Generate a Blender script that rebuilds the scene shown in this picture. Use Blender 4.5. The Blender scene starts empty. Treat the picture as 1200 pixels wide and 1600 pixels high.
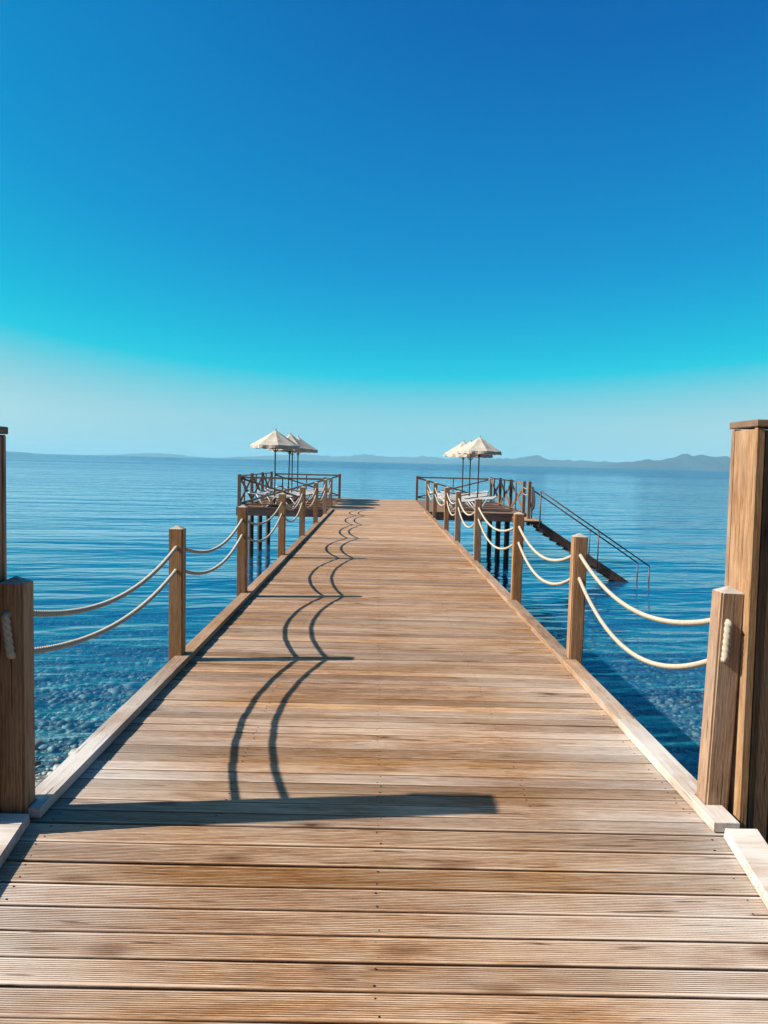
import bpy, bmesh, math, random
import numpy as np
from mathutils import Matrix, Vector
R = math.radians
random.seed(7); rng = np.random.default_rng(7)
sc = bpy.context.scene
C = sc.collection
# ------------------------------------------------------------------ camera
cam = bpy.data.cameras.new('camera'); co = bpy.data.objects.new('camera', cam); C.objects.link(co); sc.camera = co
cam.sensor_fit = 'VERTICAL'; cam.sensor_height = 36; cam.lens = 1155/1600*36
cam.clip_start = .05; cam.clip_end = 60000
co.matrix_world = (Matrix.Translation((0, 0, 1.5)) @ Matrix.Rotation(R(-.4915), 4, 'Z')
                   @ Matrix.Rotation(R(90-3.8525), 4, 'X') @ Matrix.Rotation(R(1.42), 4, 'Z'))
# ------------------------------------------------------------------ sky and sun
EXPO = .9
SUN_EL, SUN_AZ = 37.6, 6.8            # elevation; degrees behind the straight left of the pier
w = bpy.data.worlds.new('World'); sc.world = w; w.use_nodes = True
nt = w.node_tree; bg = nt.nodes['Background']
def N(nt, t, **k):
    n = nt.nodes.new(t)
    for a, b in k.items(): setattr(n, a, b)
    return n
def L(nt, a, b): nt.links.new(a, b)
def srgb(r, g, b):
    f = lambda c: (c/255/12.92 if c/255 <= .04045 else ((c/255+.055)/1.055)**2.4)
    return (f(r), f(g), f(b), 1)
sky = N(nt, 'ShaderNodeTexSky', sky_type='NISHITA', sun_disc=False)
sky.sun_elevation = R(SUN_EL); sky.sun_rotation = R(-90-SUN_AZ)
sky.air_density = 1; sky.dust_density = 1; sky.ozone_density = 1
tc = N(nt, 'ShaderNodeTexCoord'); sp = N(nt, 'ShaderNodeSeparateXYZ'); L(nt, tc.outputs['Generated'], sp.inputs[0])
mz = N(nt, 'ShaderNodeMath', operation='MAXIMUM'); L(nt, sp.outputs[2], mz.inputs[0]); mz.inputs[1].default_value = .05
cb = N(nt, 'ShaderNodeCombineXYZ'); L(nt, sp.outputs[0], cb.inputs[0]); L(nt, sp.outputs[1], cb.inputs[1]); L(nt, mz.outputs[0], cb.inputs[2])
L(nt, cb.outputs[0], sky.inputs['Vector'])
ss = N(nt, 'ShaderNodeSeparateColor'); L(nt, sky.outputs[0], ss.inputs[0])
m1 = N(nt, 'ShaderNodeMath', operation='MULTIPLY'); L(nt, ss.outputs[0], m1.inputs[0]); m1.inputs[1].default_value = .1
m2 = N(nt, 'ShaderNodeMath', operation='POWER'); L(nt, m1.outputs[0], m2.inputs[0]); m2.inputs[1].default_value = 1/2.2
cr = N(nt, 'ShaderNodeValToRGB'); L(nt, m2.outputs[0], cr.inputs[0])
SKY = [(.22, (0, 60, 126)), (.32, (0, 90, 166)), (.37, (0, 103, 180)), (.41, (0, 124, 195)), (.48, (0, 149, 210)), (.53, (0, 171, 217)),
       (.57, (0, 188, 222)), (.605, (20, 202, 227)), (.64, (108, 206, 223)), (.69, (158, 212, 224)), (.76, (192, 228, 232)), (1, (230, 240, 240))]
el = cr.color_ramp.elements
el[0].position, el[0].color = SKY[0][0], srgb(*SKY[0][1]); el[1].position, el[1].color = SKY[-1][0], srgb(*SKY[-1][1])
for p, c in SKY[1:-1]: e = el.new(p); e.color = srgb(*c)
vs = N(nt, 'ShaderNodeVectorMath', operation='SCALE'); L(nt, cr.outputs[0], vs.inputs[0]); vs.inputs['Scale'].default_value = 10*2**-EXPO
g1 = N(nt, 'ShaderNodeMath', operation='SUBTRACT', use_clamp=False); L(nt, m1.outputs[0], g1.inputs[0]); g1.inputs[1].default_value = .6
g2 = N(nt, 'ShaderNodeMath', operation='MAXIMUM'); L(nt, g1.outputs[0], g2.inputs[0]); g2.inputs[1].default_value = 0     # the white glare round the sun
g3 = N(nt, 'ShaderNodeVectorMath', operation='SCALE'); g3.inputs[0].default_value = (10, 9.3, 8.5); L(nt, g2.outputs[0], g3.inputs['Scale'])
ga = N(nt, 'ShaderNodeVectorMath', operation='ADD'); L(nt, vs.outputs[0], ga.inputs[0]); L(nt, g3.outputs[0], ga.inputs[1])
L(nt, ga.outputs[0], bg.inputs[0]); bg.inputs[1].default_value = .1
sl = bpy.data.lights.new('sun', 'SUN'); sl.energy = 5.0; sl.angle = R(.53); sl.color = (1, .975, .925)
so = bpy.data.objects.new('sun', sl); C.objects.link(so)
tos = Vector((-math.cos(R(SUN_EL))*math.cos(R(SUN_AZ)), -math.cos(R(SUN_EL))*math.sin(R(SUN_AZ)), math.sin(R(SUN_EL))))
so.rotation_euler = tos.to_track_quat('Z', 'Y').to_euler(); so.location = tos*40
sc.view_settings.view_transform = 'Standard'; sc.view_settings.look = 'None'
sc.view_settings.exposure = EXPO; sc.view_settings.gamma = 1

# ------------------------------------------------------------------ helpers
def tag(o, label=None, cat=None, group=None, kind=None):
    if label: o['label'] = label
    if cat: o['category'] = cat
    if group: o['group'] = group
    if kind: o['kind'] = kind
    return o
def empty(name, loc=(0, 0, 0), rz=0):
    o = bpy.data.objects.new(name, None); C.objects.link(o); o.location = loc; o.rotation_euler.z = rz
    o.empty_display_size = .1
    return o
def link(name, me, parent=None, mat=None, loc=(0, 0, 0), rot=(0, 0, 0)):
    o = bpy.data.objects.new(name, me); C.objects.link(o)
    if mat is not None and not me.materials: me.materials.append(mat)
    o.location = loc; o.rotation_euler = rot
    if parent: o.parent = parent
    return o
def mesh(bm, name='mesh', smooth=False):
    me = bpy.data.meshes.new(name); bm.normal_update(); bm.to_mesh(me); bm.free()
    if smooth: me.polygons.foreach_set('use_smooth', [True]*len(me.polygons))
    return me
def box_bm(sx, sy, sz, bevel=0, bm=None, mat=None):
    own = bm is None
    bm = bm or bmesh.new()
    r = bmesh.ops.create_cube(bm, size=1)
    M = Matrix.Diagonal((sx, sy, sz, 1))
    bmesh.ops.transform(bm, matrix=(mat or Matrix()) @ M, verts=r['verts'])
    if bevel and own:
        bmesh.ops.bevel(bm, geom=bm.edges[:], offset=bevel, segments=1, affect='EDGES')
    return bm
def box(name, x0, x1, y0, y1, z0, z1, mat, parent=None, bevel=.003):
    o = link(name, mesh(box_bm(x1-x0, y1-y0, z1-z0, bevel)), parent, mat, ((x0+x1)/2, (y0+y1)/2, (z0+z1)/2))
    return o
def bar(name, a, b, wd, ht, mat, parent=None, bevel=.003, up=(0, 0, 1)):
    """a straight timber from a to b, its length along its local X"""
    a, b = Vector(a), Vector(b); d = b-a; x = d.normalized(); u = Vector(up)
    if abs(x.dot(u)) > .99: u = Vector((0, 1, 0))
    y = u.cross(x).normalized(); z = x.cross(y)
    M = Matrix((x, y, z)).transposed().to_4x4(); M.translation = (a+b)/2
    o = link(name, mesh(box_bm(d.length, wd, ht, min(bevel, wd/4, ht/4))), parent, mat); o.matrix_local = M
    return o
def tube_data(pts, rad, n=10, lobes=0, pitch=.05, amp=.2, caps=True, V0=0):
    P = np.array(pts, float); m = len(P)
    T = np.gradient(P, axis=0); T /= np.linalg.norm(T, axis=1)[:, None]
    ref = np.array([1., 0, 0]) if abs(T[0][0]) < .7 else np.array([0, 0, 1.])
    if abs(T[:, 0]).max() > .9 and abs(T[:, 2]).max() > .9: ref = np.array([0, 1., 0])
    U = np.cross(T, ref); U /= np.linalg.norm(U, axis=1)[:, None]; W = np.cross(T, U)
    s = np.concatenate([[0], np.cumsum(np.linalg.norm(np.diff(P, axis=0), axis=1))])
    th = np.linspace(0, 2*np.pi, n, endpoint=False)
    rr = np.full((m, n), rad) if np.isscalar(rad) else np.repeat(np.array(rad)[:, None], n, 1)
    if lobes:
        ph = th[None, :] + 2*np.pi*s[:, None]/pitch
        rr = rr*(1-amp+amp*np.abs(np.cos(ph*lobes/2))**.7)
    V = P[:, None, :] + rr[..., None]*(np.cos(th)[None, :, None]*U[:, None, :]+np.sin(th)[None, :, None]*W[:, None, :])
    V = V.reshape(-1, 3)
    i = np.arange(m-1)[:, None]*n; j = np.arange(n)[None, :]; j2 = (j+1) % n
    F = np.stack([i+j, i+j2, i+n+j2, i+n+j], -1).reshape(-1, 4)+V0
    F = F.tolist()
    if caps: F += [list(range(V0+n-1, V0-1, -1)), list(range(V0+(m-1)*n, V0+m*n))]
    return V, F
def pymesh(V, F, smooth=True, name='mesh'):
    me = bpy.data.meshes.new(name); me.from_pydata([tuple(v) for v in V], [], F); me.update()
    if smooth: me.polygons.foreach_set('use_smooth', [True]*len(me.polygons))
    return me
def tube(name, pts, rad, mat, parent=None, n=10, **k):
    V, F = tube_data(pts, rad, n, **k)
    return link(name, pymesh(V, F), parent, mat)
def tubes(name, lines, rad, mat, parent=None, n=8):
    VV, FF = [], []
    k = 0
    for l in lines:
        V, F = tube_data(l, rad, n, V0=k); VV.append(V); FF += F; k += len(V)
    return link(name, pymesh(np.concatenate(VV), FF), parent, mat)

# ------------------------------------------------------------------ materials
def newmat(name):
    m = bpy.data.materials.new(name); m.use_nodes = True
    nt = m.node_tree; b = nt.nodes['Principled BSDF']
    return m, nt, b
def ramp(nt, src, stops):
    c = N(nt, 'ShaderNodeValToRGB'); L(nt, src, c.inputs[0]); e = c.color_ramp.elements
    e[0].position, e[0].color = stops[0]; e[1].position, e[1].color = stops[-1]
    for p, col in stops[1:-1]: x = e.new(p); x.color = col
    return c.outputs[0]
def mix(nt, f, a, b, blend='MIX'):
    m = N(nt, 'ShaderNodeMix', data_type='RGBA', blend_type=blend)
    for s, v in ((m.inputs[0], f), (m.inputs[6], a), (m.inputs[7], b)):
        if hasattr(v, 'node'): L(nt, v, s)
        else: s.default_value = v
    return m.outputs[2]
def math_(nt, op, a, b=None, clamp=False):
    m = N(nt, 'ShaderNodeMath', operation=op, use_clamp=clamp)
    for s, v in ((m.inputs[0], a), (m.inputs[1], b)):
        if v is None: continue
        if hasattr(v, 'node'): L(nt, v, s)
        else: s.default_value = v
    return m.outputs[0]
def rng_(nt, v, a, b, c=0., d=1.):
    m = N(nt, 'ShaderNodeMapRange'); L(nt, v, m.inputs[0])
    for i, x in enumerate((a, b, c, d)): m.inputs[i+1].default_value = x
    return m.outputs[0]
def noise(nt, vec, scale, detail=4, rough=.55, dist=0):
    n = N(nt, 'ShaderNodeTexNoise'); L(nt, vec, n.inputs['Vector']); n.inputs['Scale'].default_value = scale
    n.inputs['Detail'].default_value = detail; n.inputs['Roughness'].default_value = rough; n.inputs['Distortion'].default_value = dist
    return n.outputs['Fac']
def vscale(nt, vec, s):
    m = N(nt, 'ShaderNodeVectorMath', operation='MULTIPLY'); L(nt, vec, m.inputs[0]); m.inputs[1].default_value = s
    return m.outputs[0]
ALB = .76
def k_(c): return tuple(x*ALB for x in c[:3])+(1,)
def wood(name, dark, mid, light, axis='X', grey=(.40, .36, .31, 1), weather=.5, wy=None, vary=.3, rough=.6, knots=True, groove_dark=0):
    """sawn softwood: streaks along the grain, rings, knots, hairline cracks, patches bleached by weather; every board differs by its object's random"""
    dark, mid, light, grey = k_(dark), k_(mid), k_(light), k_(grey)
    m, nt, b = newmat(name)
    tc = N(nt, 'ShaderNodeTexCoord'); oi = N(nt, 'ShaderNodeObjectInfo'); geo = N(nt, 'ShaderNodeNewGeometry')
    off = N(nt, 'ShaderNodeVectorMath', operation='SCALE'); off.inputs[0].default_value = (37, 91, 53); L(nt, oi.outputs['Random'], off.inputs['Scale'])
    ad = N(nt, 'ShaderNodeVectorMath', operation='ADD'); L(nt, tc.outputs['Object'], ad.inputs[0]); L(nt, off.outputs[0], ad.inputs[1])
    v = ad.outputs[0]
    al = lambda a, c: (a, c, c) if axis == 'X' else (c, c, a)
    streak = noise(nt, vscale(nt, v, al(2.2, 34)), 1, 6, .7, .1)
    fine = noise(nt, vscale(nt, v, al(14, 260)), 1, 3, .7)
    broad = noise(nt, vscale(nt, v, al(1.6, 7)), 1, 4, .6)
    blotch = noise(nt, vscale(nt, v, al(5, 22)), 1, 4, .6)
    wv = N(nt, 'ShaderNodeTexWave', wave_type='BANDS', bands_direction='Y' if axis == 'X' else 'X')
    L(nt, vscale(nt, v, al(.16, 1)), wv.inputs['Vector']); wv.inputs['Scale'].default_value = 22; wv.inputs['Distortion'].default_value = 6
    wv.inputs['Detail'].default_value = 3; wv.inputs['Detail Scale'].default_value = 1.3
    c5 = lambda f, k: math_(nt, 'MULTIPLY', math_(nt, 'SUBTRACT', f, .5), k)
    t = math_(nt, 'ADD', c5(streak, .55), .45)
    for f, k in ((wv.outputs['Fac'], .16), (fine, .8), (broad, .42), (blotch, .3)): t = math_(nt, 'ADD', t, c5(f, k))
    col = ramp(nt, t, [(.12, dark), (.42, mid), (.66, light)])
    wn = noise(nt, vscale(nt, geo.outputs['Position'], (.55, 1.1, .8)), 1.0, 5, .6)
    wn = math_(nt, 'ADD', wn, c5(streak, .6))
    wf = rng_(nt, wn, .42, .68, 0, weather)
    if wy:
        spz = N(nt, 'ShaderNodeSeparateXYZ'); L(nt, geo.outputs['Position'], spz.inputs[0])
        wf = math_(nt, 'MULTIPLY', wf, rng_(nt, spz.outputs[1], wy[0], wy[1], 1.0, wy[2]))
        glare_bleach = rng_(nt, math_(nt, 'ABSOLUTE', spz.outputs[0]), .75, 1.5, 0, 1)
        glare_bleach = math_(nt, 'MULTIPLY', math_(nt, 'MULTIPLY', glare_bleach, rng_(nt, spz.outputs[1], 3.6, 5.2, 1, 0)), rng_(nt, wn, .28, .55, .25, .95))
        col = mix(nt, wf, col, grey)
        col = mix(nt, glare_bleach, col, k_((.74, .645, .55)))  # near edges paler: white glare painted in along with worn bleaching
    else: col = mix(nt, wf, col, grey)
    crk = noise(nt, vscale(nt, v, al(3, 75)), 1, 2, .5)
    col = mix(nt, rng_(nt, crk, .665, .71, 0, .85), col, (dark[0]*.45, dark[1]*.42, dark[2]*.42, 1))
    if knots:
        vo = N(nt, 'ShaderNodeTexVoronoi', voronoi_dimensions='3D'); L(nt, vscale(nt, v, (2.2, 6.5, 0) if axis == 'X' else (5.5, 5.5, 1.9)), vo.inputs['Vector']); vo.inputs['Scale'].default_value = 1
        sk = N(nt, 'ShaderNodeSeparateColor'); L(nt, vo.outputs['Color'], sk.inputs[0])
        on = math_(nt, 'GREATER_THAN', sk.outputs[0], .58)
        dd = math_(nt, 'ADD', vo.outputs['Distance'], c5(blotch, .12))
        halo = math_(nt, 'MULTIPLY', rng_(nt, dd, .07, .26, .75, 0), on)
        col = mix(nt, halo, col, dark)
        kf = math_(nt, 'MULTIPLY', rng_(nt, dd, .04, .075, 1, 0), on)
        col = mix(nt, math_(nt, 'MULTIPLY', kf, .85), col, (dark[0]*.4, dark[1]*.36, dark[2]*.36, 1))
    if groove_dark:                                                            # darker in the grooves, weaker in patches
        so = N(nt, 'ShaderNodeSeparateXYZ'); L(nt, tc.outputs['Object'], so.inputs[0])
        gr = math_(nt, 'MULTIPLY', rng_(nt, so.outputs[2], -.0022, -.0006, groove_dark, 0), rng_(nt, broad, .3, .6, .35, 1))
        col = mix(nt, gr, col, (dark[0]*.7, dark[1]*.65, dark[2]*.65, 1))
    br = rng_(nt, oi.outputs['Random'], 0, 1, 1-vary, 1+vary*.6)
    hs = N(nt, 'ShaderNodeHueSaturation'); L(nt, br, hs.inputs['Value']); L(nt, col, hs.inputs['Color'])
    sat = math_(nt, 'FRACT', math_(nt, 'MULTIPLY', oi.outputs['Random'], 17.3)); L(nt, rng_(nt, sat, 0, 1, .88, 1.15), hs.inputs['Saturation'])
    L(nt, hs.outputs[0], b.inputs['Base Color'])
    b.inputs['Specular IOR Level'].default_value = .3
    L(nt, rng_(nt, t, .2, .7, rough+.1, rough-.08), b.inputs['Roughness'])
    bp = N(nt, 'ShaderNodeBump'); bp.inputs['Strength'].default_value = .6; bp.inputs['Distance'].default_value = .003
    L(nt, math_(nt, 'SUBTRACT', math_(nt, 'ADD', fine, streak), rng_(nt, crk, .70, .76, 0, 1.)), bp.inputs['Height']); L(nt, bp.outputs[0], b.inputs['Normal'])
    return m
def plain(name, col, rough=.5, metal=0, var=.12, sc_=8, bump=.0):
    col = k_(col)
    m, nt, b = newmat(name)
    tc = N(nt, 'ShaderNodeTexCoord'); n = noise(nt, tc.outputs['Object'], sc_, 5, .6)
    c0 = tuple(max(0, x*(1-var)) for x in col[:3])+(1,); c1 = tuple(min(1, x*(1+var)) for x in col[:3])+(1,)
    L(nt, ramp(nt, n, [(.3, c0), (.7, c1)]), b.inputs['Base Color'])
    b.inputs['Roughness'].default_value = rough; b.inputs['Metallic'].default_value = metal
    if bump:
        bp = N(nt, 'ShaderNodeBump'); bp.inputs['Distance'].default_value = bump; L(nt, n, bp.inputs['Height']); L(nt, bp.outputs[0], b.inputs['Normal'])
    return m
DECK = wood('deck_wood', (.175, .066, .02, 1), (.46, .24, .112, 1), (.70, .455, .275, 1), weather=.7, grey=(.70, .525, .38, 1), wy=(4, 12, .25), vary=.26, groove_dark=.75)
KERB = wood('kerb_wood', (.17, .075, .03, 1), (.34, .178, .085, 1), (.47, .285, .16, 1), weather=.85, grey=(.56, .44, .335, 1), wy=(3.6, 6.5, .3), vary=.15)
POST = wood('post_wood', (.14, .058, .023, 1), (.34, .178, .086, 1), (.49, .30, .165, 1), axis='Z', weather=.45, grey=(.37, .265, .18, 1), vary=.13)
CAPW = wood('bleached_end_grain', (.24, .18, .12, 1), (.44, .355, .27, 1), (.58, .49, .40, 1), weather=.4, grey=(.55, .48, .40, 1), vary=.1)
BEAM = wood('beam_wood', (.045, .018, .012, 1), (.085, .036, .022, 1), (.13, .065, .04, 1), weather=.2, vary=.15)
RAILW = wood('rail_wood', (.10, .045, .024, 1), (.20, .105, .058, 1), (.29, .175, .107, 1), weather=.4, grey=(.19, .14, .105, 1), vary=.15)
RAILZ = wood('rail_post_wood', (.10, .045, .024, 1), (.20, .105, .058, 1), (.29, .175, .107, 1), axis='Z', weather=.4, grey=(.19, .14, .105, 1), vary=.15)
PILE = plain('pile_steel', (.035, .028, .025), .6, 0, .5, 3, .004)
ROPE = plain('rope_fibre', (.46, .385, .285), .9, 0, .18, 60, .001)
CANVAS = plain('cream_canvas', (.50, .42, .325), .9, 0, .2, 5, .015)
DARKM = plain('dark_metal', (.05, .04, .038), .45, .4, .2, 10)
STEEL = plain('brown_painted_steel', (.085, .05, .04), .45, .2, .2, 10)
WHITE = plain('white_plastic', (.56, .54, .51), .4, 0, .05, 4)
CLOTH = plain('dark_cloth', (.03, .025, .03), .95, 0, .3, 20)

# ------------------------------------------------------------------ setting: beach and sea bed, water, hills
CX, DZ, WZ = .035, -.05, -1.92
SHORE = 7.7
def bed_z(x, y):
    x = np.asarray(x, float); y = np.asarray(y, float)
    yy = y + .5*np.sin(x*.35+1)+.25*np.sin(x*1.1)
    d = yy-SHORE
    z = np.where(d > 0, -.075*d, -.10*d)
    z = np.where(d > 40, -3-.02*(d-40), z)
    z = np.where(d < -14, 1.4+.03*(-d-14), z)
    return WZ+z
xs = np.unique(np.concatenate([np.linspace(-300, 300, 41), np.linspace(-30, 30, 121)]))
ys = np.unique(np.concatenate([np.linspace(-60, 120, 31), np.linspace(-4, 40, 89)]))
X, Y = np.meshgrid(xs, ys); Z = bed_z(X, Y)
V = np.stack([X, Y, Z], -1).reshape(-1, 3); nx = len(xs)
F = [[j*nx+i, j*nx+i+1, (j+1)*nx+i+1, (j+1)*nx+i] for j in range(len(ys)-1) for i in range(nx-1)]
def stone_mat():
    m, nt, b = newmat('shingle')
    geo = N(nt, 'ShaderNodeNewGeometry'); tc = N(nt, 'ShaderNodeTexCoord')
    vo = N(nt, 'ShaderNodeTexVoronoi'); L(nt, geo.outputs['Position'], vo.inputs['Vector']); vo.inputs['Scale'].default_value = 16
    s = N(nt, 'ShaderNodeSeparateColor'); L(nt, vo.outputs['Color'], s.inputs[0])
    c = ramp(nt, s.outputs[0], [(0, (.05, .045, .04, 1)), (.5, (.16, .14, .115, 1)), (1, (.38, .34, .28, 1))])
    c = mix(nt, rng_(nt, vo.outputs['Distance'], .2, .7, 0, .75), c, (.03, .028, .025, 1))
    L(nt, c, b.inputs['Base Color']); b.inputs['Roughness'].default_value = .7
    bp = N(nt, 'ShaderNodeBump'); bp.inputs['Distance'].default_value = .03; bp.invert = True
    L(nt, vo.outputs['Distance'], bp.inputs['Height']); L(nt, bp.outputs[0], b.inputs['Normal'])
    return m
def pebble_mat():
    m, nt, b = newmat('pebble_stone')
    oi = N(nt, 'ShaderNodeObjectInfo'); tc = N(nt, 'ShaderNodeTexCoord'); geo = N(nt, 'ShaderNodeNewGeometry')
    rnd = math_(nt, 'FRACT', math_(nt, 'ADD', oi.outputs['Random'], geo.outputs['Random Per Island']))
    c = ramp(nt, rnd, [(0, (.05, .05, .05, 1)), (.3, (.13, .12, .105, 1)), (.55, (.22, .19, .155, 1)), (.8, (.34, .31, .26, 1)), (1, (.5, .47, .42, 1))])
    n = noise(nt, geo.outputs['Position'], 45, 5, .65)
    c = mix(nt, .6, c, ramp(nt, n, [(.3, (.35, .33, .3, 1)), (.7, (1, 1, 1, 1))]), 'MULTIPLY')
    L(nt, c, b.inputs['Base Color']); b.inputs['Roughness'].default_value = .55
    return m
SHINGLE, PEB = stone_mat(), pebble_mat()
bed = link('seabed', pymesh(V, F), None, SHINGLE); tag(bed, 'pebbly beach and sea bed sloping away under the pier', kind='structure')

WA = (.078, .018, .30)
def water_mat():
    m, nt, b = newmat('sea_water'); nt.nodes.remove(b); out = nt.nodes['Material Output']
    geo = N(nt, 'ShaderNodeNewGeometry'); pos = geo.outputs['Position']
    rot = N(nt, 'ShaderNodeVectorRotate', rotation_type='Z_AXIS'); L(nt, pos, rot.inputs['Vector']); rot.inputs['Angle'].default_value = R(-8)
    p = rot.outputs[0]
    big = rng_(nt, noise(nt, vscale(nt, p, (.004, .018, 0)), 1, 3, .5), .3, .7, .7, 1.5)        # gusts: where the wind roughens the sea
    def height(q):
        a = noise(nt, vscale(nt, q, (.42, 1.35, 0)), 1, 2, .5, .35)
        c = noise(nt, vscale(nt, q, (1.3, 3.8, 0)), 1, 2, .55, .3)
        d = noise(nt, vscale(nt, q, (.07, .22, 0)), 1, 2, .5, .3)
        hh = math_(nt, 'ADD', math_(nt, 'MULTIPLY', a, WA[0]), math_(nt, 'MULTIPLY', c, WA[1]))
        return math_(nt, 'ADD', hh, math_(nt, 'MULTIPLY', d, WA[2]))
    # the wind has more reach offshore: steeper wavelets there
    spy = N(nt, 'ShaderNodeSeparateXYZ'); L(nt, pos, spy.inputs[0])
    big = math_(nt, 'MULTIPLY', big, rng_(nt, spy.outputs[1], 25, 350, 1, 2.6))
    h0 = height(p); sl = []
    for dv in ((.02, 0, 0), (0, .02, 0)):
        ad = N(nt, 'ShaderNodeVectorMath', operation='ADD'); L(nt, p, ad.inputs[0]); ad.inputs[1].default_value = dv
        sl.append(math_(nt, 'MULTIPLY', math_(nt, 'MULTIPLY', math_(nt, 'SUBTRACT', h0, height(ad.outputs[0])), 1/.02), big))
    cn = N(nt, 'ShaderNodeCombineXYZ'); L(nt, sl[0], cn.inputs[0]); L(nt, sl[1], cn.inputs[1]); cn.inputs[2].default_value = 1
    r2 = N(nt, 'ShaderNodeVectorRotate', rotation_type='Z_AXIS'); L(nt, cn.outputs[0], r2.inputs['Vector']); r2.inputs['Angle'].default_value = R(8)
    bp = N(nt, 'ShaderNodeVectorMath', operation='NORMALIZE'); L(nt, r2.outputs[0], bp.inputs[0])
    sp = N(nt, 'ShaderNodeSeparateXYZ'); L(nt, pos, sp.inputs[0])
    # how much light the water column swallows on its way to the sloping bed
    dep = math_(nt, 'MULTIPLY', math_(nt, 'SUBTRACT', sp.outputs[1], SHORE-.2), .075*1.7)
    dep = math_(nt, 'MAXIMUM', dep, 0.)
    vis = math_(nt, 'POWER', 2.71828, math_(nt, 'MULTIPLY', dep, -1.))
    far = rng_(nt, sp.outputs[1], 45, 60, 1, 0); vis = math_(nt, 'MULTIPLY', vis, far)
    body = N(nt, 'ShaderNodeBsdfDiffuse'); body.inputs[0].default_value = (.003, .062, .145, 1); L(nt, bp.outputs[0], body.inputs['Normal'])
    tr = N(nt, 'ShaderNodeBsdfTransparent'); tr.inputs[0].default_value = (.72, .93, .97, 1)
    m1 = N(nt, 'ShaderNodeMixShader'); L(nt, vis, m1.inputs[0]); L(nt, body.outputs[0], m1.inputs[1]); L(nt, tr.outputs[0], m1.inputs[2])
    gl = N(nt, 'ShaderNodeBsdfGlossy'); gl.inputs['Color'].default_value = (1, 1, 1, 1); gl.inputs['Roughness'].default_value = .03; L(nt, bp.outputs[0], gl.inputs['Normal'])
    lw = N(nt, 'ShaderNodeLayerWeight'); lw.inputs['Blend'].default_value = .5; L(nt, bp.outputs[0], lw.inputs['Normal'])
    fr = math_(nt, 'ADD', math_(nt, 'MULTIPLY', math_(nt, 'POWER', lw.outputs['Facing'], 5.), .98), .02)
    m2 = N(nt, 'ShaderNodeMixShader'); L(nt, fr, m2.inputs[0]); L(nt, m1.outputs[0], m2.inputs[1]); L(nt, gl.outputs[0], m2.inputs[2])
    L(nt, m2.outputs[0], out.inputs[0])
    return m
S = 22000
xs = np.array([-S, -3000, -600, -120, -40, 0, 40, 120, 600, 3000, S]); X, Y = np.meshgrid(xs, xs)
V = np.stack([X, Y, 0*X+WZ], -1).reshape(-1, 3); n = len(xs)
sea = link('sea', pymesh(V, [[j*n+i, j*n+i+1, (j+1)*n+i+1, (j+1)*n+i] for j in range(n-1) for i in range(n-1)]), None, water_mat())
tag(sea, 'calm rippled blue sea around the pier', kind='structure')

HILL = plain('hill_haze_blue', (.02, .04, .06), .9, 0, .4, .002)  # blue of the distant haze is put into the base colour
def hill(name, label, D, depth, prof, seed):
    """prof: (pixel x, pixels above the shoreline) along the ridge, at distance D; a solid ridge with slopes on both sides"""
    r = np.random.default_rng(seed)
    px = np.array([p[0] for p in prof], float); hp = np.array([p[1] for p in prof], float)
    n = 110; x = np.linspace(px[0], px[-1], n); hh = np.interp(x, px, hp)/1155*D
    k = sum(np.sin(x/(px[-1]-px[0])*f*6.28+r.random()*6)*a for f, a in ((5, .05), (11, .04), (23, .03), (41, .02)))
    hh = np.maximum(hh*(1+k), 0)
    wx = (x-592)/1155*D
    rows = []; m = 13
    for j in range(m):
        u = j/(m-1)*2-1
        g = (1-abs(u)**1.3)
        jit = 1+.18*np.sin(x*.11+j*2.1)*(abs(u) > .05)+.1*np.sin(x*.31+j)*(abs(u) > .05)
        rows.append(np.stack([wx, np.full(n, D)+u*depth+depth*.1*np.sin(x*.05+j), WZ-3+(hh+3)*g*np.where(g < 1, jit, 1)], -1))
    V = np.concatenate(rows); F = [[j*n+i, j*n+i+1, (j+1)*n+i+1, (j+1)*n+i] for j in range(m-1) for i in range(n-1)]
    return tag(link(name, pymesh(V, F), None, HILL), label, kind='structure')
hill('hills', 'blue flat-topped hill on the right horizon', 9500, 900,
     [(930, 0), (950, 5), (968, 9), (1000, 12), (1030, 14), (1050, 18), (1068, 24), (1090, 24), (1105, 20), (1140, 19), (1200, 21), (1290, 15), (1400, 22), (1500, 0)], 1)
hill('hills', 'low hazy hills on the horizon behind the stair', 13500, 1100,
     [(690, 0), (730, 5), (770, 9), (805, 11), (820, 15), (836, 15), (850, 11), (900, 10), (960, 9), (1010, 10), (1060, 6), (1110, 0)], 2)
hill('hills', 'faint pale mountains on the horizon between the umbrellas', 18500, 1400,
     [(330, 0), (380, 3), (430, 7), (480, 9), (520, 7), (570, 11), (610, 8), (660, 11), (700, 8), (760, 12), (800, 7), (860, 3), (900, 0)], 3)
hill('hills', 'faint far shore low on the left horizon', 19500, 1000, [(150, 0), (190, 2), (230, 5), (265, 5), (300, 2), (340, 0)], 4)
hill('hills', 'low dark headland at the left edge of the horizon', 12000, 700, [(-200, 0), (-100, 7), (-20, 4), (20, 2.5), (50, 1), (70, 0)], 5)

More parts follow.
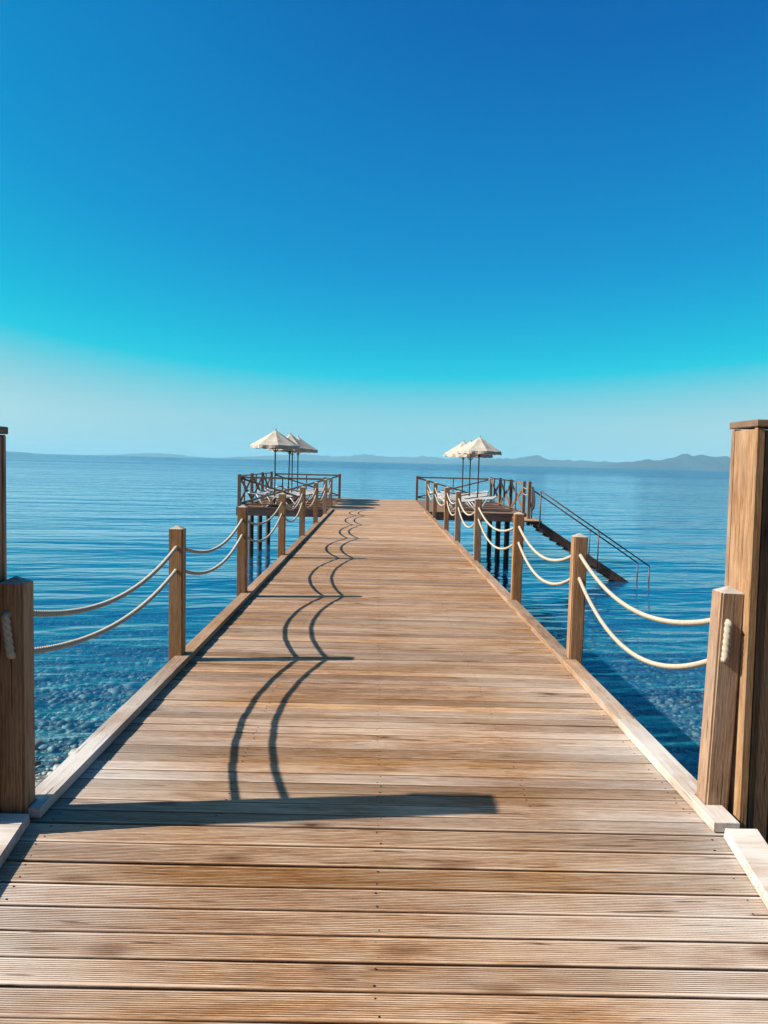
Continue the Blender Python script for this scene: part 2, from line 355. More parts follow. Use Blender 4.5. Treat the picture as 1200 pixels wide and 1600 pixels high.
# unseen bank added behind the camera to hold back sky fill
xs = np.linspace(-300, 300, 121); ys = np.linspace(-90, -9, 40); X, Y = np.meshgrid(xs, ys)
u = np.clip((-9-Y)/38, 0, 1); Z = bed_z(X, Y)-.4+26*(u*u*(3-2*u))+u*(1.5*np.sin(X*.21+Y*.13)+1.1*np.sin(X*.47-Y*.3)+.8*np.sin(Y*.7+X*.9))
V = np.stack([X, Y, Z], -1).reshape(-1, 3); nx = len(xs)
tag(link('added_bank', pymesh(V, [[j*nx+i, j*nx+i+1, (j+1)*nx+i+1, (j+1)*nx+i] for j in range(len(ys)-1) for i in range(nx-1)]), None,
         plain('added_bank_brown', (.10, .085, .05), .95, 0, .5, .4, .3)), 'unseen bank added behind the beach to cut the sky light', kind='structure')
# haze: the air over the sea
def haze_mat():
    m, nt, b = newmat('sea_air'); nt.nodes.remove(b)
    pv = N(nt, 'ShaderNodeVolumePrincipled'); pv.inputs['Color'].default_value = (.36, .74, .9, 1); pv.inputs['Density'].default_value = HAZE
    pv.inputs['Anisotropy'].default_value = 0
    L(nt, pv.outputs[0], nt.nodes['Material Output'].inputs['Volume'])
    return m
HAZE = 5.5e-5
hz = box('haze', -22600, 22600, -22600, 22600, -20, 240, haze_mat(), None, 0)
tag(hz, 'thin pale haze lying over the sea', 'haze', kind='stuff'); hz.display_type = 'WIRE'

# ------------------------------------------------------------------ pebbles
def pebble_data(k):
    bm = bmesh.new(); bmesh.ops.create_icosphere(bm, subdivisions=2 if k == 0 else 1, radius=1)
    r = random.Random(k+50)
    a = [Vector((r.gauss(0, 1), r.gauss(0, 1), r.gauss(0, 1))).normalized() for _ in range(4)]
    for v in bm.verts:
        s = 1+sum(.12*max(0, v.co.normalized().dot(x)) for x in a)
        v.co *= s; v.co.z *= .5; v.co.y *= .78
    return bm
shapes = []
for k in range(4):
    bm = pebble_data(k+1); bm.verts.ensure_lookup_table()
    shapes.append((np.array([v.co[:] for v in bm.verts]), np.array([[v.index for v in f.verts] for f in bm.faces])))
    bm.free()
def hits(x, y): return (abs(x-CX) > 1.05)
P = []
def scatter(n, x0, x1, y0, y1, s0, s1):
    x = rng.uniform(x0, x1, n); y = rng.uniform(y0, y1, n); s = s0+(s1-s0)*rng.random(n)**2.6
    for q in zip(x, y, s): P.append(q)
scatter(5200, -6.8, -.9, 5.6, 13, .022, .085); scatter(4200, .9, 6.8, 5.6, 13, .022, .08)
scatter(2600, -9, -1, 11, 20, .03, .11); scatter(3000, 1, 10, 11, 20, .03, .10)
scatter(70, -5.5, -1.7, 7.4, 14, .09, .2); scatter(40, 1.8, 7, 7.5, 15, .08, .16)
P = np.array(P)
scr = P[:, 2]/P[:, 1]**1.3*((abs(P[:, 0]) > 1.6) & (P[:, 1] > 7.2) & (abs(P[:, 0])/P[:, 1] < .47))
order = np.argsort(-scr)
pm = []
for k in range(4):
    me = mesh(pebble_data(k+1), 'pebble', True); me.materials.append(PEB); pm.append(me)
for q in order[:300]:
    x, y, s = P[q]; z = float(bed_z(x, y))
    o = link('stone', pm[q % 4], bed, None, (x, y, z+s*.22), (random.uniform(-.2, .2), random.uniform(-.2, .2), random.uniform(0, 6.28)))
    o.scale = (s, s*random.uniform(.75, 1), s*random.uniform(.7, 1.15))
VV, FF, k = [], [], 0
for q in order[300:]:
    x, y, s = P[q]; v, f = shapes[q % 4]; a = q*2.4
    ca, sa = math.cos(a), math.sin(a); v = v*s*np.array([1, .7+.3*((q*.37) % 1), .8])
    v = np.stack([v[:, 0]*ca-v[:, 1]*sa+x, v[:, 0]*sa+v[:, 1]*ca+y, v[:, 2]+float(bed_z(x, y))+s*.2], -1)
    VV.append(v); FF.append(f+k); k += len(v)
V = np.concatenate(VV); F = np.concatenate(FF)
me = bpy.data.meshes.new('shingle'); me.vertices.add(len(V)); me.vertices.foreach_set('co', V.ravel())
me.loops.add(len(F)*3); me.loops.foreach_set('vertex_index', F.ravel().astype(np.int32)); me.polygons.add(len(F))
me.polygons.foreach_set('loop_start', np.arange(0, len(F)*3, 3, dtype=np.int32)); me.update(calc_edges=True)
me.polygons.foreach_set('use_smooth', [True]*len(F))
tag(link('shingle', me, None, PEB), 'rounded pebbles covering the sea bed beside the pier', 'shingle', kind='stuff')

# ------------------------------------------------------------------ boards
def board_mesh(length, width=.1005, th=.027, grooves=11, seed=0):
    """decking board: rounded edges, grooves run its whole length, a slight warp"""
    r = np.random.default_rng(seed); h = width/2; e = .005
    pr = [(-h, -th), (-h, -e), (-h+.0015, -.0018), (-h+e, 0)]
    if grooves:
        a, b = -h+e+.004, h-e-.004; st = (b-a)/grooves
        for g in range(grooves):
            y = a+g*st; pr += [(y, 0), (y+st*.12, -.0024), (y+st*.40, -.0024), (y+st*.52, 0)]
    pr += [(h-e, 0), (h-.0015, -.0018), (h, -e), (h, -th)]
    pr = np.array(pr); m = len(pr); nx = 9
    V = []
    ph = r.random(4)*6.28
    for i in range(nx):
        x = -length/2+length*i/(nx-1)
        q = pr.copy()
        q[:, 0] += .0011*math.sin(x*1.7+ph[0])+.0007*math.sin(x*4+ph[1]); q[:, 1] += .0012*math.sin(x*1.3+ph[2])
        V += [(x, a, b) for a, b in q]
    F = [[i*m+j, i*m+j+1, (i+1)*m+j+1, (i+1)*m+j] for i in range(nx-1) for j in range(m-1)]
    F += [[i*m+m-1, i*m, (i+1)*m, (i+1)*m+m-1] for i in range(nx-1)]
    F += [list(range(m-1, -1, -1)), [(nx-1)*m+j for j in range(m)]]
    F = [f[::-1] for f in F]
    me = pymesh(V, F, False); me.materials.append(DECK); return me
PITCH, PLF, PLE, DK0 = .1075, 23.8, 31.0, 3.04
near = [board_mesh(3.06, seed=s) for s in range(6)]
farb = [board_mesh(3.06, grooves=0, seed=20+s) for s in range(4)]
pier = empty('pier', (0, 0, 0)); tag(pier, 'long wooden pier with plank walkway widening to a platform over the sea', 'pier')
npl = int((PLE-DK0)/PITCH)
def lay(parent, me, y, z, slope=0, x=CX):
    o = link('deck_plank', me, parent, None, (x+random.uniform(-.004, .004), y+random.uniform(-.001, .001), z+random.uniform(-.002, .001)),
             (slope+random.gauss(0, .007), random.gauss(0, .0004), random.gauss(0, .0007)+random.choice((0, math.pi))))
    if abs(o.rotation_euler.z) > 1: o.rotation_euler.x *= -1
    return o
for i in range(npl):
    y = DK0+PITCH*(i+.5)
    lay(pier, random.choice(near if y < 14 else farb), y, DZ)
# platform wings: boards too thin to tell apart at that distance
for s, x0, x1 in ((-1, -4.5, -1.5), (1, 1.57, 4.8)):
    bm = bmesh.new()
    k = int((PLE-PLF)/PITCH)
    for i in range(k):
        box_bm(x1-x0, .101, .027, 0, bm, Matrix.Translation(((x0+x1)/2, PLF+PITCH*(i+.5), DZ-.0135+random.uniform(-.003, .002))))
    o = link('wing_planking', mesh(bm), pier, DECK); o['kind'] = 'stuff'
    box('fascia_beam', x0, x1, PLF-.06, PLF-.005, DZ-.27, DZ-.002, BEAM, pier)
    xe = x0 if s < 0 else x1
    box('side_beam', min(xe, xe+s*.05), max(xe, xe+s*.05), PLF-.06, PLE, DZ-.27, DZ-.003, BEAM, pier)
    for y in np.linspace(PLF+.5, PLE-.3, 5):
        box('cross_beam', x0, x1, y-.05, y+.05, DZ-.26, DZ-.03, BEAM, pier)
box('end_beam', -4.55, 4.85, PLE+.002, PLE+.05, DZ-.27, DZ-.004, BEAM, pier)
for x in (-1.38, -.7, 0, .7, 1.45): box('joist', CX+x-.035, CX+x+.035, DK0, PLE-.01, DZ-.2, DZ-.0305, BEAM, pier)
for s in (-1, 1):
    xi = CX+s*1.5
    box('edge_beam', min(xi, xi+s*.05), max(xi, xi+s*.05), DK0+.12, PLF-.08, DZ-.24, DZ-.034, BEAM, pier)
def pile(x, y, ztop, r=.095, clamp=False):
    zb = float(bed_z(x, y))-.3
    o = tube('pile', [(x, y, z) for z in np.linspace(zb, ztop, 9)], [r*(1+.03*math.sin(i*2.3+x)) for i in range(9)], PILE, pier, 16)
    if clamp:
        for dz in (.12, .20): tube('collar', [(x, y, ztop-dz-.02), (x, y, ztop-dz+.02)], r*1.22, DARKM, o, 16)
for y in (23.95, 25.7, 27.6, 29.7): pile(-4.4, y, DZ-.28, clamp=y < 25); pile(4.55, y+.1, DZ-.28)
for y in (23.95, 26.5, 29.7):
    for x in (-1.3, 1.4): pile(x, y, DZ-.28)
for y in (5.2, 8.6, 12.2, 15.9, 19.8):
    for x in (-1.15, 1.2): pile(x, y, DZ-.21)
    box('cross_beam', -1.35, 1.42, y-.07, y+.07, DZ-.205-.16, DZ-.205, BEAM, pier)

# ramp from the beach
SL = R(13.6); ramp_o = empty('boarding_ramp', (0, 0, 0)); tag(ramp_o, 'sloping plank ramp in the foreground leading up to the pier', 'ramp')
RM = Matrix.Translation((0, DK0-.004, DZ)) @ Matrix.Rotation(SL, 4, 'X')   # ramp frame: -Y runs down the slope
for i in range(38):
    s = -PITCH*(i+.5); p = RM @ Vector((0, s, 0))
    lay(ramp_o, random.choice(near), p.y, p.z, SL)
for x in (-1.38, 0, 1.45):
    o = box('joist', CX+x-.035, CX+x+.035, -4.05, -.15, -.2, -.031, BEAM, ramp_o); o.matrix_local = RM @ o.matrix_basis
for s in (-1, 1):
    xi, xo = CX+s*1.462, CX+s*1.60
    for a, b in ((-.012, -2.02), (-2.026, -4.05)):
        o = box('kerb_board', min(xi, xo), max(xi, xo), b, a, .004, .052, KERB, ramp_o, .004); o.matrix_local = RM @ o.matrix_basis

# ------------------------------------------------------------------ rope posts, kerbs, ropes
LY = [3.03, 5.53, 8.22, 11.6, 14.7, 17.88, 21.0, 23.45]
RY = [3.22, 5.68, 8.18, 11.5, 14.4, 16.8, 20.4, 23.5]
PW = .106; PI0 = 1.490
ORD = ['nearest', 'second', 'third', 'fourth', 'fifth', 'sixth', 'seventh', 'last']
def post_mesh(zt=.96, zb=-.42):
    bm = box_bm(PW, PW, zt-zb, 0); bmesh.ops.translate(bm, vec=(0, 0, (zt+zb)/2), verts=bm.verts)
    top = [f for f in bm.faces if f.normal.z > .9][0]
    bmesh.ops.bevel(bm, geom=[e for e in bm.edges if abs((e.verts[0].co-e.verts[1].co).z) > .5], offset=.009, segments=2, affect='EDGES')
    top = max(bm.faces, key=lambda f: f.calc_center_median().z)
    bmesh.ops.poke(bm, faces=[top], offset=.027); bm.normal_update()
    for f in bm.faces: f.material_index = int(f.normal.z > .3)
    return mesh(bm)
pms = [post_mesh() for _ in range(3)]
for m in pms: m.materials.append(POST); m.materials.append(CAPW)
posts = {}
for s, ys_, side in ((-1, LY, 'left'), (1, RY, 'right')):
    for i, y in enumerate(ys_):
        px = CX+s*(PI0+PW/2)-(.018 if (s > 0 and i == 0) else 0)
        o = link('rope_post', pms[i % 3], None, None, (px, y+PW/2, 0), (random.uniform(-.006, .006), random.uniform(-.006, .006), 0))
        if s > 0 and i == 0: o.rotation_euler.y = .020
        extra = {('left', 0): ', in shade', ('right', 0): ', in sun'}.get((side, i), '')
        if i == 7: lab = f'square wooden rope post at the far {side} end, where the platform begins'
        else: lab = f'{ORD[i]} wooden rope post on the {side} edge of the pier{extra}'
        tag(o, lab, 'post', f'rope posts along the {side} edge')
        posts[side, i] = (px, y+PW/2)
    # kerb boards, notched round the post they start from
    for i in range(7):
        y0, y1 = ys_[i]-.002, ys_[i+1]-.006
        if i == 0: y0 = DK0+.012
        a, b, c = CX+s*1.435, CX+s*1.545, CX+s*(PI0-.003-(.018 if (s > 0 and i == 0) else 0))
        yn = ys_[i]+PW+.003
        cuts = [y0, y0+(y1-y0)*random.uniform(.35, .6), y1] if i < 3 else [y0, y1]
        for q in range(len(cuts)-1):
            u, v = cuts[q], cuts[q+1]-(.003 if q < len(cuts)-2 else 0)
            ymid, xmid = (u+v)/2, (a+b)/2
            if q == 0:
                pts = [(a, u), (a, v), (b, v), (b, yn), (c, yn), (c, u)]
                if i == 0: pts = [(a, u), (a, v), (b, v), (b, yn), (c, yn), (c, ys_[0]-.003), (b, ys_[0]-.003), (b, u)] if ys_[0]-u > .03 else pts
            else: pts = [(a, u), (a, v), (b, v), (b, u)]
            bm = bmesh.new()
            # local X runs along the pier so that the grain does
            vs_ = [bm.verts.new((yy-ymid, -(xx-xmid), 0)) for xx, yy in pts]
            f = bm.faces.new(vs_); bm.normal_update()
            if f.normal.z < 0: f.normal_flip()
            ex = bmesh.ops.extrude_face_region(bm, geom=[f]); bmesh.ops.translate(bm, vec=(0, 0, -.045), verts=[x for x in ex['geom'] if isinstance(x, bmesh.types.BMVert)])
            bmesh.ops.recalc_face_normals(bm, faces=bm.faces)
            bmesh.ops.bevel(bm, geom=[e for e in bm.edges if abs(e.verts[0].co.z-e.verts[1].co.z) < .001], offset=.003, segments=1, affect='EDGES')
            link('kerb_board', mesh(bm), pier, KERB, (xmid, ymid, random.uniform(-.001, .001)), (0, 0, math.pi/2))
H1, H2 = .835, .66
SAG = {('left', 0): (.165, .14), ('right', 0): (.195, .285)}
for side, label in (('left', 'cream twisted rope strung through the left row of posts'), ('right', 'cream twisted rope strung through the right row of posts')):
    root = empty('barrier_rope', (posts[side, 0][0], posts[side, 0][1], H1)); tag(root, label, 'rope', 'rope barriers of the pier')
    inv = Matrix.Translation(-root.location)
    ext = PW/2
    for i in range(7):
        (x0, y0), (x1, y1) = posts[side, i], posts[side, i+1]
        for q, hh in enumerate((H1, H2)):
            sg = SAG.get((side, i), (random.uniform(.17, .22), random.uniform(.18, .26)))[q]
            n = (1100, 900, 500, 110, 80, 60, 60)[i]
            t = np.linspace(0, 1, n)
            z = hh-sg*(1-(2*t-1)**2)
            pts = np.stack([x0+(x1-x0)*t, y0+(y1-y0)*t, z], -1)
            o = tube('rope_span', pts, .0148, ROPE, root, 18 if i < 2 else 10, lobes=3 if i < 3 else 0, pitch=.07, amp=.44)
            o.matrix_local = inv
    x, y = posts[side, 0]; yf = y-PW/2
    pts = []
    lean = .012 if side == 'left' else -.004
    for t in np.linspace(0, 1, 70):
        z = H1+.006-(H1-H2+.012)*t
        bulge = -.012*min(1, math.sin(math.pi*t)*4)+.02*(1-min(1, math.sin(math.pi*t)*4))
        pts.append((x-.004+lean*(t-.5)*2, yf+bulge, z))
    o = tube('end_loop', pts, .0175, ROPE, root, 24, lobes=3, pitch=.085, amp=.33); o.matrix_local = inv

# ------------------------------------------------------------------ tall clad columns of the gate
def column(side, xin, y0, y1, label):
    s = -1 if side == 'left' else 1
    wx = .36; x0, x1 = (xin, xin+wx) if s > 0 else (xin-wx, xin)
    zt, zb = (1.69 if s > 0 else 1.575), -.95
    root = empty('gate_column', ((x0+x1)/2, (y0+y1)/2, zb)); tag(root, label, 'column', 'tall timber columns at the pier entrance')
    inv = Matrix.Translation(-root.location)
    def pc(name, a, b, c, d, e, f, m=POST, bv=.004):
        o = box(name, a, b, c, d, e, f, m, root, bv); o.matrix_local = inv @ Matrix.Translation(((a+b)/2, (c+d)/2, (e+f)/2)); return o
    pc('core', x0+.03, x1-.03, y0+.03, y1-.03, zb, zt-.01)
    t = .026
    for cx0, cy0 in ((x0, y0), (x1-t-.012, y0), (x0, y1-t), (x1-t-.012, y1-t)):
        pc('corner_trim', cx0, cx0+t+.012, cy0, cy0+t, zb, zt)
    for xa in (x0+.004, x1-.004-.024):                                     # faces towards and away from the walkway
        pc('cladding_board', xa, xa+.024, y0+t+.003, y1-t-.003, zb, .78); pc('cladding_board', xa, xa+.024, y0+t+.003, y1-t-.003, .783, zt-.006)
    fx0, fx1 = x0+t+.015, x1-t-.015; k = 3; bw = (fx1-fx0)/k
    for q in range(k):                                                    # ribbed boards front and back
        for ya, fl in ((y0+.005, 0), (y1-.005, 1)):
            me = board_mesh(zt-zb-.02, bw-.004, .02, 12, 60+q)
            me.materials.clear(); me.materials.append(RIB)
            o = link('cladding_board', me, root)
            M = Matrix(((0, 1, 0), (0, 0, -1), (-1, 0, 0))).to_4x4() if not fl else Matrix(((0, -1, 0), (0, 0, 1), (-1, 0, 0))).to_4x4()
            M.translation = (fx0+bw*(q+.5), ya, (zt+zb)/2)
            o.matrix_local = inv @ M
    pc('cap', x0-.006, x1+.006, y0-.008, y1+.008, zt+.003, zt+.034, RAILW)
    root.rotation_euler.y = -.011 if s > 0 else .003
RIB = wood('ribbed_wood', (.085, .038, .018, 1), (.16, .085, .043, 1), (.23, .135, .075, 1), weather=.3, grey=(.2, .155, .115, 1), vary=.15)
column('left', -1.572, 2.94, 3.125, 'tall brown timber column cut off by the left edge, behind the shaded post')
column('right', 1.642, 3.165, 3.40, 'tall timber column with ribbed cladding and flat cap at the right edge')

# ------------------------------------------------------------------ platform railings
def railing(name, label, a, b, bays, style, end_posts=(1, 1)):
    """style 'plank': wide crossed planks between posts; 'thin': slim rails with one long cross"""
    a, b = Vector(a), Vector(b); d = (b-a); Ln = d.length; root = empty(name, a); root.rotation_euler.z = math.atan2(d.y, d.x)
    tag(root, label, 'railing', 'railings of the sea platform')
    top = .97
    n = bays
    for i in range(n+1):
        if i == 0 and not end_posts[0] or i == n and not end_posts[1]: continue
        u = Ln*i/n
        box('post', u-.05, u+.05, -.05, .05, -.22, top+(.03 if style == 'plank' else 0), RAILZ, root, .006)
    for i in range(n):
        u0, u1 = Ln*i/n+.053, Ln*(i+1)/n-.053; um = (u0+u1)/2
        if style == 'plank':
            box('mid_post', um-.045, um+.045, .026, .062, -.02, top-.03, RAILZ, root)
            bar('brace', (u0, .0, .06), (u1, .0, top-.10), .028, .115, RAILW, root)
            bar('brace', (u0, -.03, top-.10), (u1, -.03, .06), .028, .115, RAILW, root)
            box('top_rail', u0, u1, -.045, .045, top-.045, top-.005, RAILW, root)
            box('bottom_rail', u0, u1, -.025, .025, .0, .04, RAILW, root)
        else:
            box('top_rail', u0, u1, -.022, .022, top-.095, top-.035, RAILW, root)
            box('bottom_rail', u0, u1, -.022, .022, .03, .07, RAILW, root)
            bar('brace', (u0, -.014, .08), (u1, -.014, top-.10), .022, .06, RAILW, root)
            bar('brace', (u0, .014, top-.10), (u1, .014, .08), .022, .06, RAILW, root)
            box('mid_post', um-.018, um+.018, .026, .06, -.04, top-.05, RAILZ, root)
    return root
railing('platform_railing', 'slim crossed railing along the front of the left platform', (-4.45, PLF-.005, 0), (-1.72, PLF-.005, 0), 1, 'thin', (0, 1))
railing('platform_railing', 'railing with wide crossed planks down the outer side of the left platform', (-4.47, PLF, 0), (-4.47, PLE-.05, 0), 3, 'plank')
railing('platform_railing', 'slim railing across the far edge of the left platform', (-4.40, PLE-.05, 0), (-1.62, PLE-.05, 0), 1, 'thin', (0, 1))
railing('platform_railing', 'railing with wide crossed planks down the outer side of the right platform', (4.72, PLF+.1, 0), (4.72, PLE-.05, 0), 3, 'plank')
railing('platform_railing', 'slim railing across the far edge of the right platform', (1.62, PLE-.05, 0), (4.66, PLE-.05, 0), 1, 'thin', (1, 0))

# ------------------------------------------------------------------ stairs down to the water
st = empty('sea_stairs', (4.6, 22.4, -.15)); tag(st, 'wooden stairs with metal handrails going down from the platform into the sea', 'stairs')
sinv = Matrix.Translation(-st.location)
def sp_(o): o.matrix_local = sinv @ o.matrix_basis; return o
YA, YB = 22.02, 22.68
for q in range(6): sp_(box('landing_plank', 4.32, 4.92, 21.99+q*.27, 21.99+q*.27+.262, -.17, -.135, DECK, st))
for x in (4.36, 4.86): sp_(box('landing_beam', x-.03, x+.03, 21.98, PLF-.065, -.33, -.174, BEAM, st))
sl_ = (1.75)/(2.74)
for y in (YA, YB-.05):
    o = bar('stringer', (4.84, y+.025, -.27), (8.55, y+.025, -.27-3.71*sl_), .05, .22, BEAM, st); o.matrix_local = sinv @ o.matrix_basis
for k in range(17):
    x = 4.99+k*.215; z = -.20-(x-4.9)*sl_
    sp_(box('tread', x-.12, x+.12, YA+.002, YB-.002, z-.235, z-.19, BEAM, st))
for y, dx in ((YA-.03, .0), (YB+.03, -.1)):
    x0, x1 = 4.85+dx, 8.2+dx
    z0 = .763; z1 = -1.42
    line = [(x0, y, -.33)]+[(x0, y, z) for z in (0, z0-.02)]+[(x0+.02, y, z0)]+[(x0+(x1-x0)*t, y, z0+(z1-z0)*t) for t in (.2, .4, .6, .8, .99)]+[(x1, y, z1-.03), (x1, y, -2.2), (x1, y, -2.5)]
    lines = [line[:3], [(x0, y, z0)]+[(x1, y, z1)], [(x1, y, z1), (x1, y, -2.3)]]
    o = tubes('handrail', lines, .021, STEEL, st); o.matrix_local = sinv
    xm = 6.63+dx*.6; o = tubes('baluster', [[(xm, y, -.3-(xm-4.84)*sl_-.1), (xm, y, z0+(z1-z0)*(xm-x0)/(x1-x0))]], .019, STEEL, st); o.matrix_local = sinv
    t = x0+.3
gp = link('gate_post', mesh(box_bm(.1, .1, 1.36, .006)), st, RAILZ); gp.matrix_local = sinv @ Matrix.Translation((4.66, 22.74, .34))
for q in range(2):
    t = np.linspace(0, 1, 14); a = np.array([4.70, PLF+.05, .80-.2*q]); b = np.array([4.66, 22.79, .86-.2*q])
    o = tube('rope', a+(b-a)*t[:, None]-np.array([0, 0, .05])*(1-(2*t-1)**2)[:, None], .011, ROPE, st, 8); o.matrix_local = sinv
# dark cloth hung on the gate post
r = np.random.default_rng(3); V = []; nu, nv = 15, 12
for face in (0, 1):
    for j in range(nv):
        for i in range(nu):
            u, v = i/(nu-1), j/(nv-1)
            wdt = .10+.07*math.sin(v*2.6+.2); fold = .02*math.sin(u*14+v*2)+.012*math.sin(u*25+1)
            V.append((4.725+.02+fold*(.4+v)+(.012 if face else 0)+.03*math.sin(v*3), 22.72+(u-.5)*2*wdt, .86-.68*v-.06*math.sin(u*6)*v))
F = [[j*nu+i, j*nu+i+1, (j+1)*nu+i+1, (j+1)*nu+i] for j in range(nv-1) for i in range(nu-1)]
o2 = nu*nv; F += [[a+o2 for a in f[::-1]] for f in F]
for i in range(nu-1): F += [[i, i+o2, i+1+o2, i+1], [o2-nu+i, o2-nu+i+1, 2*o2-nu+i+1, 2*o2-nu+i]]
for j in range(nv-1): F += [[j*nu, (j+1)*nu, (j+1)*nu+o2, j*nu+o2], [j*nu+nu-1, j*nu+nu-1+o2, (j+1)*nu+nu-1+o2, (j+1)*nu+nu-1]]
tag(link('hanging_cloth', pymesh(V, F), None, CLOTH), 'dark cloth hanging from the post at the head of the stairs', 'cloth')

# ------------------------------------------------------------------ umbrellas
def umbrella(x, y, rz, label, lean=(0, 0), rad=.80, dz=0):
    root = empty('beach_umbrella', (x, y, DZ), rz); tag(root, label, 'umbrella', 'cream umbrellas on the platform')
    root.rotation_euler.x, root.rotation_euler.y = lean
    ze, zp = 2.02+dz, 2.53+dz
    tube('pole', [(0, 0, 0), (0, 0, 1.2), (0, 0, zp-.01)], .022, DARKM, root, 10)
    tube('foot', [(0, 0, 0), (0, 0, .05), (0, 0, .052)], [.16, .15, .05], DARKM, root, 20)
    n, sub, rr = 8, 6, 7
    V = [(0, 0, zp)]; F = []
    nb = n*sub
    for k in range(1, rr+1):
        t = k/rr
        for i in range(nb):
            a = i/nb*2*math.pi; ia = (i % sub)/sub
            f = math.cos(math.pi/n)/math.cos((ia-.5)*2*math.pi/n)     # straight hem between ribs
            sg = math.sin(ia*math.pi)
            r_ = rad*t*f/math.cos(math.pi/n)*math.cos(math.pi/n)*(1/math.cos(0))
            z = zp-(zp-ze)*t**.93-.03*sg*t*math.sin(t*math.pi*.9)-.0*sg
            V.append((r_*math.cos(a), r_*math.sin(a), z))
    for k in range(2):                                               # hanging valance
        for i in range(nb):
            a = i/nb*2*math.pi; ia = (i % sub)/sub; f = math.cos(math.pi/n)/math.cos((ia-.5)*2*math.pi/n)
            r_ = rad*f*(1+.02*(k+1)*math.sin(i*1.7)); z = ze-.055*(k+1)-.012*math.sin(i*2.1+rz*9)*(k)
            V.append((r_*math.cos(a), r_*math.sin(a), z))
    F += [[0, 1+i, 1+(i+1) % nb] for i in range(nb)]
    for k in range(rr+1):
        F += [[1+k*nb+i, 1+(k+1)*nb+i, 1+(k+1)*nb+(i+1) % nb, 1+k*nb+(i+1) % nb] for i in range(nb)]
    cut = 1+(rr-1)*nb
    o = link('canopy', pymesh(V, F, False), root, CANVAS)
    so_ = o.modifiers.new('cloth', 'SOLIDIFY'); so_.thickness = .004
    tube('finial', [(0, 0, zp-.005), (0, 0, zp+.03), (0, 0, zp+.045)], [.03, .022, .006], CANVAS, root, 10)
    for i in range(n):
        a = i/n*2*math.pi; c, s = math.cos(a), math.sin(a)
        tube('rib', [(.02*c, .02*s, zp-.03), (rad*.97*c, rad*.97*s, ze-.012)], .007, DARKM, root, 6)
        tube('strut', [(.025*c, .025*s, ze-.22), (rad*.5*c, rad*.5*s, zp-(zp-ze)*.5-.02)], .006, DARKM, root, 6)
for k, (x, y, rz, lab, ln) in enumerate([
    (-3.44, 24.6, .25, 'nearest cream umbrella on the left platform', (0, .0)),
    (-3.22, 26.4, .6, 'second cream umbrella from the front on the left platform, on a leaning pole', (0, .025)),
    (-3.27, 28.0, .1, 'third cream umbrella from the front on the left platform', (0, 0)),
    (-3.22, 29.5, .4, 'farthest cream umbrella on the left platform', (0, 0)),
    (3.50, 26.0, .2, 'nearest cream umbrella on the right platform', (0, .008)),
    (3.42, 27.7, .5, 'middle cream umbrella on the right platform', (0, 0)),
    (3.35, 29.4, .3, 'farthest cream umbrella on the right platform', (0, -.004))]):
    umbrella(x, y, rz, lab, ln, .82, (0, -.05, -.06, -.05, 0, -.10, -.06)[k])

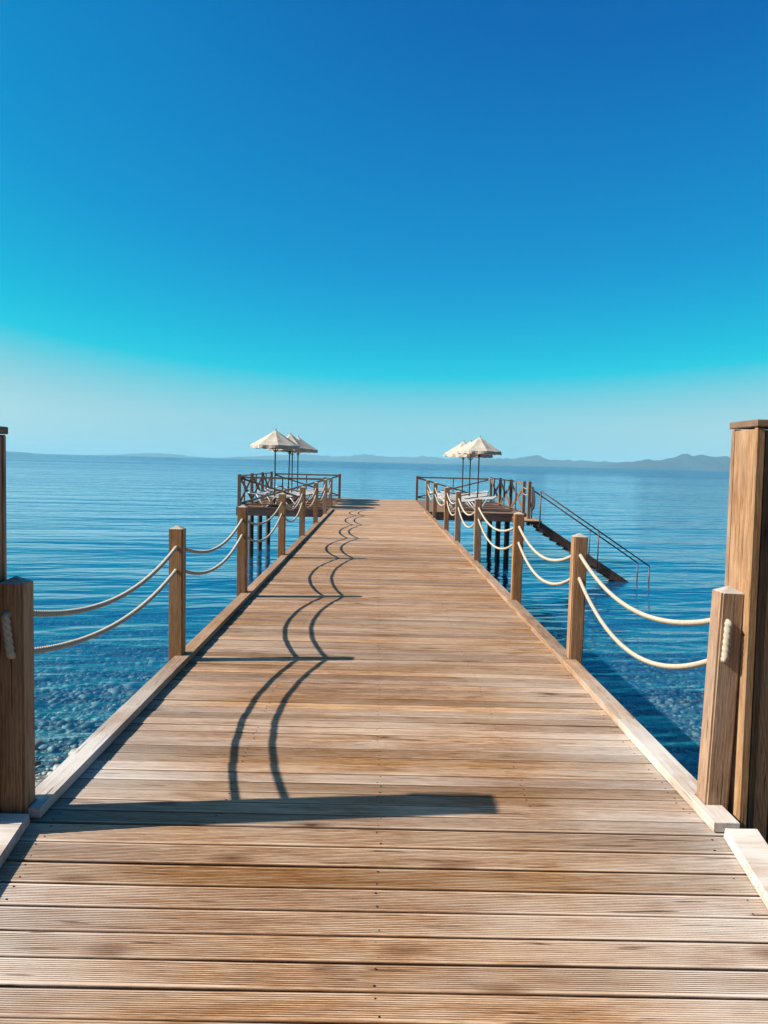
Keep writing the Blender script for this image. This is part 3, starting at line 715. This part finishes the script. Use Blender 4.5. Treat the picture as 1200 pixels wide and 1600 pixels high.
# ------------------------------------------------------------------ sun loungers
def lounger_meshes():
    prof = [(-.95, .40), (-.8, .405), (-.6, .385), (-.35, .33), (-.1, .305), (.15, .33), (.4, .385), (.65, .41), (.8, .42), (.92, .46)]
    xs_ = np.linspace(-.95, .92, 26); zs = np.interp(xs_, *zip(*prof))
    V = []; wd = .29
    for dz in (0, -.02):
        for x, z in zip(xs_, zs):
            for j in range(7):
                u = j/6*2-1; V.append((x, u*wd, z+dz-.02*(1-u*u)))
    nx_, k = len(xs_), 7; o_ = nx_*k
    F = [[i*k+j, (i+1)*k+j, (i+1)*k+j+1, i*k+j+1] for i in range(nx_-1) for j in range(k-1)]
    F = F+[[a+o_ for a in f[::-1]] for f in F]
    for i in range(nx_-1): F += [[i*k, i*k+o_, (i+1)*k+o_, (i+1)*k], [i*k+k-1, (i+1)*k+k-1, (i+1)*k+k-1+o_, i*k+k-1+o_]]
    for j in range(k-1): F += [[j, j+1, j+1+o_, j+o_], [(nx_-1)*k+j, (nx_-1)*k+j+o_, (nx_-1)*k+j+1+o_, (nx_-1)*k+j+1]]
    sling = pymesh(V, F)
    rails = []
    for s in (-1, 1): rails.append([(x, s*(wd+.018), z) for x, z in zip(xs_, zs)])
    for x, z in ((-.95, .40), (.92, .46)): rails.append([(x, -wd-.018, z), (x, 0, z), (x, wd+.018, z)])
    def tmesh(lines, r):
        VV, FF, k = [], [], 0
        for l in lines:
            v, f = tube_data(l, r, 8, V0=k); VV.append(v); FF += f; k += len(v)
        return pymesh(np.concatenate(VV), FF)
    frame = tmesh(rails, .019)
    legs = []
    for x0, x1, za, zb in ((-.8, -.2, .405, .315), (.05, .65, .315, .41)):
        for s in (-1, 1):
            y = s*(wd+.03); xm = (x0+x1)/2
            legs.append(tmesh([[(x0, y, za), (xm-.07, y, .03), (xm-.03, y, .013), (xm+.03, y, .013), (xm+.07, y, .03), (x1, y, zb)]], .019))
    return sling, frame, legs
SLG, FRM, LEGS = lounger_meshes()
for m in [SLG, FRM]+LEGS: m.materials.append(WHITE)
def lounger(x, y, rz, label):
    root = empty('sun_lounger', (x, y, DZ), rz); tag(root, label, 'sun lounger', 'white sun loungers on the platform')
    link('sling', SLG, root); link('frame', FRM, root)
    for l in LEGS: link('leg', l, root)
for side, x, flip, ys_ in (('left', -3.15, math.pi, (24.35, 25.45, 26.7, 27.9, 29.1, 30.2)), ('right', 3.2, 0, (24.8, 25.6, 26.9, 28.0, 29.1, 30.2))):
    for i, y in enumerate(ys_):
        nm = ['nearest the front edge of the', 'second from the front on the', 'third from the front on the', 'third from the back on the', 'second from the back on the', 'farthest back on the'][i]
        lounger(x+random.uniform(-.35, .35), y, flip+random.uniform(-.22, .22), f'low white sun lounger {nm} {side} platform')

# ------------------------------------------------------------------ screw heads in the near boards
def screws(parent, pts, rotx):
    VV, FF, k = [], [], 0
    a = np.linspace(0, 2*np.pi, 8, endpoint=False); ring = np.stack([.0042*np.cos(a), .0042*np.sin(a), 0*a], -1)
    Rm = np.array(Matrix.Rotation(rotx, 3, 'X'))
    for p in pts:
        v = np.concatenate([ring, ring*.8+np.array([0, 0, .0016])])@Rm.T+np.array(p); VV.append(v)
        FF += [[k+i, k+(i+1) % 8, k+8+(i+1) % 8, k+8+i] for i in range(8)]+[[k+8+i for i in range(8)]]; k += 16
    o = link('screw_heads', pymesh(np.concatenate(VV), FF, False), parent, DARKM); o['kind'] = 'stuff'
jx = [CX+x for x in (-1.38, -.7, 0, .7, 1.40)]
screws(pier, [(x+random.uniform(-.012, .012), DK0+PITCH*(i+.5)+s_*.031+random.uniform(-.004, .004), DZ-.0012) for i in range(70) for x in jx for s_ in (-1, 1)], 0)
screws(ramp_o, [tuple(RM @ Vector((x+random.uniform(-.012, .012), -PITCH*(i+.5)+s_*.031, -.0012))) for i in range(38) for x in (CX-1.38, CX, CX+1.4) for s_ in (-1, 1)], SL)
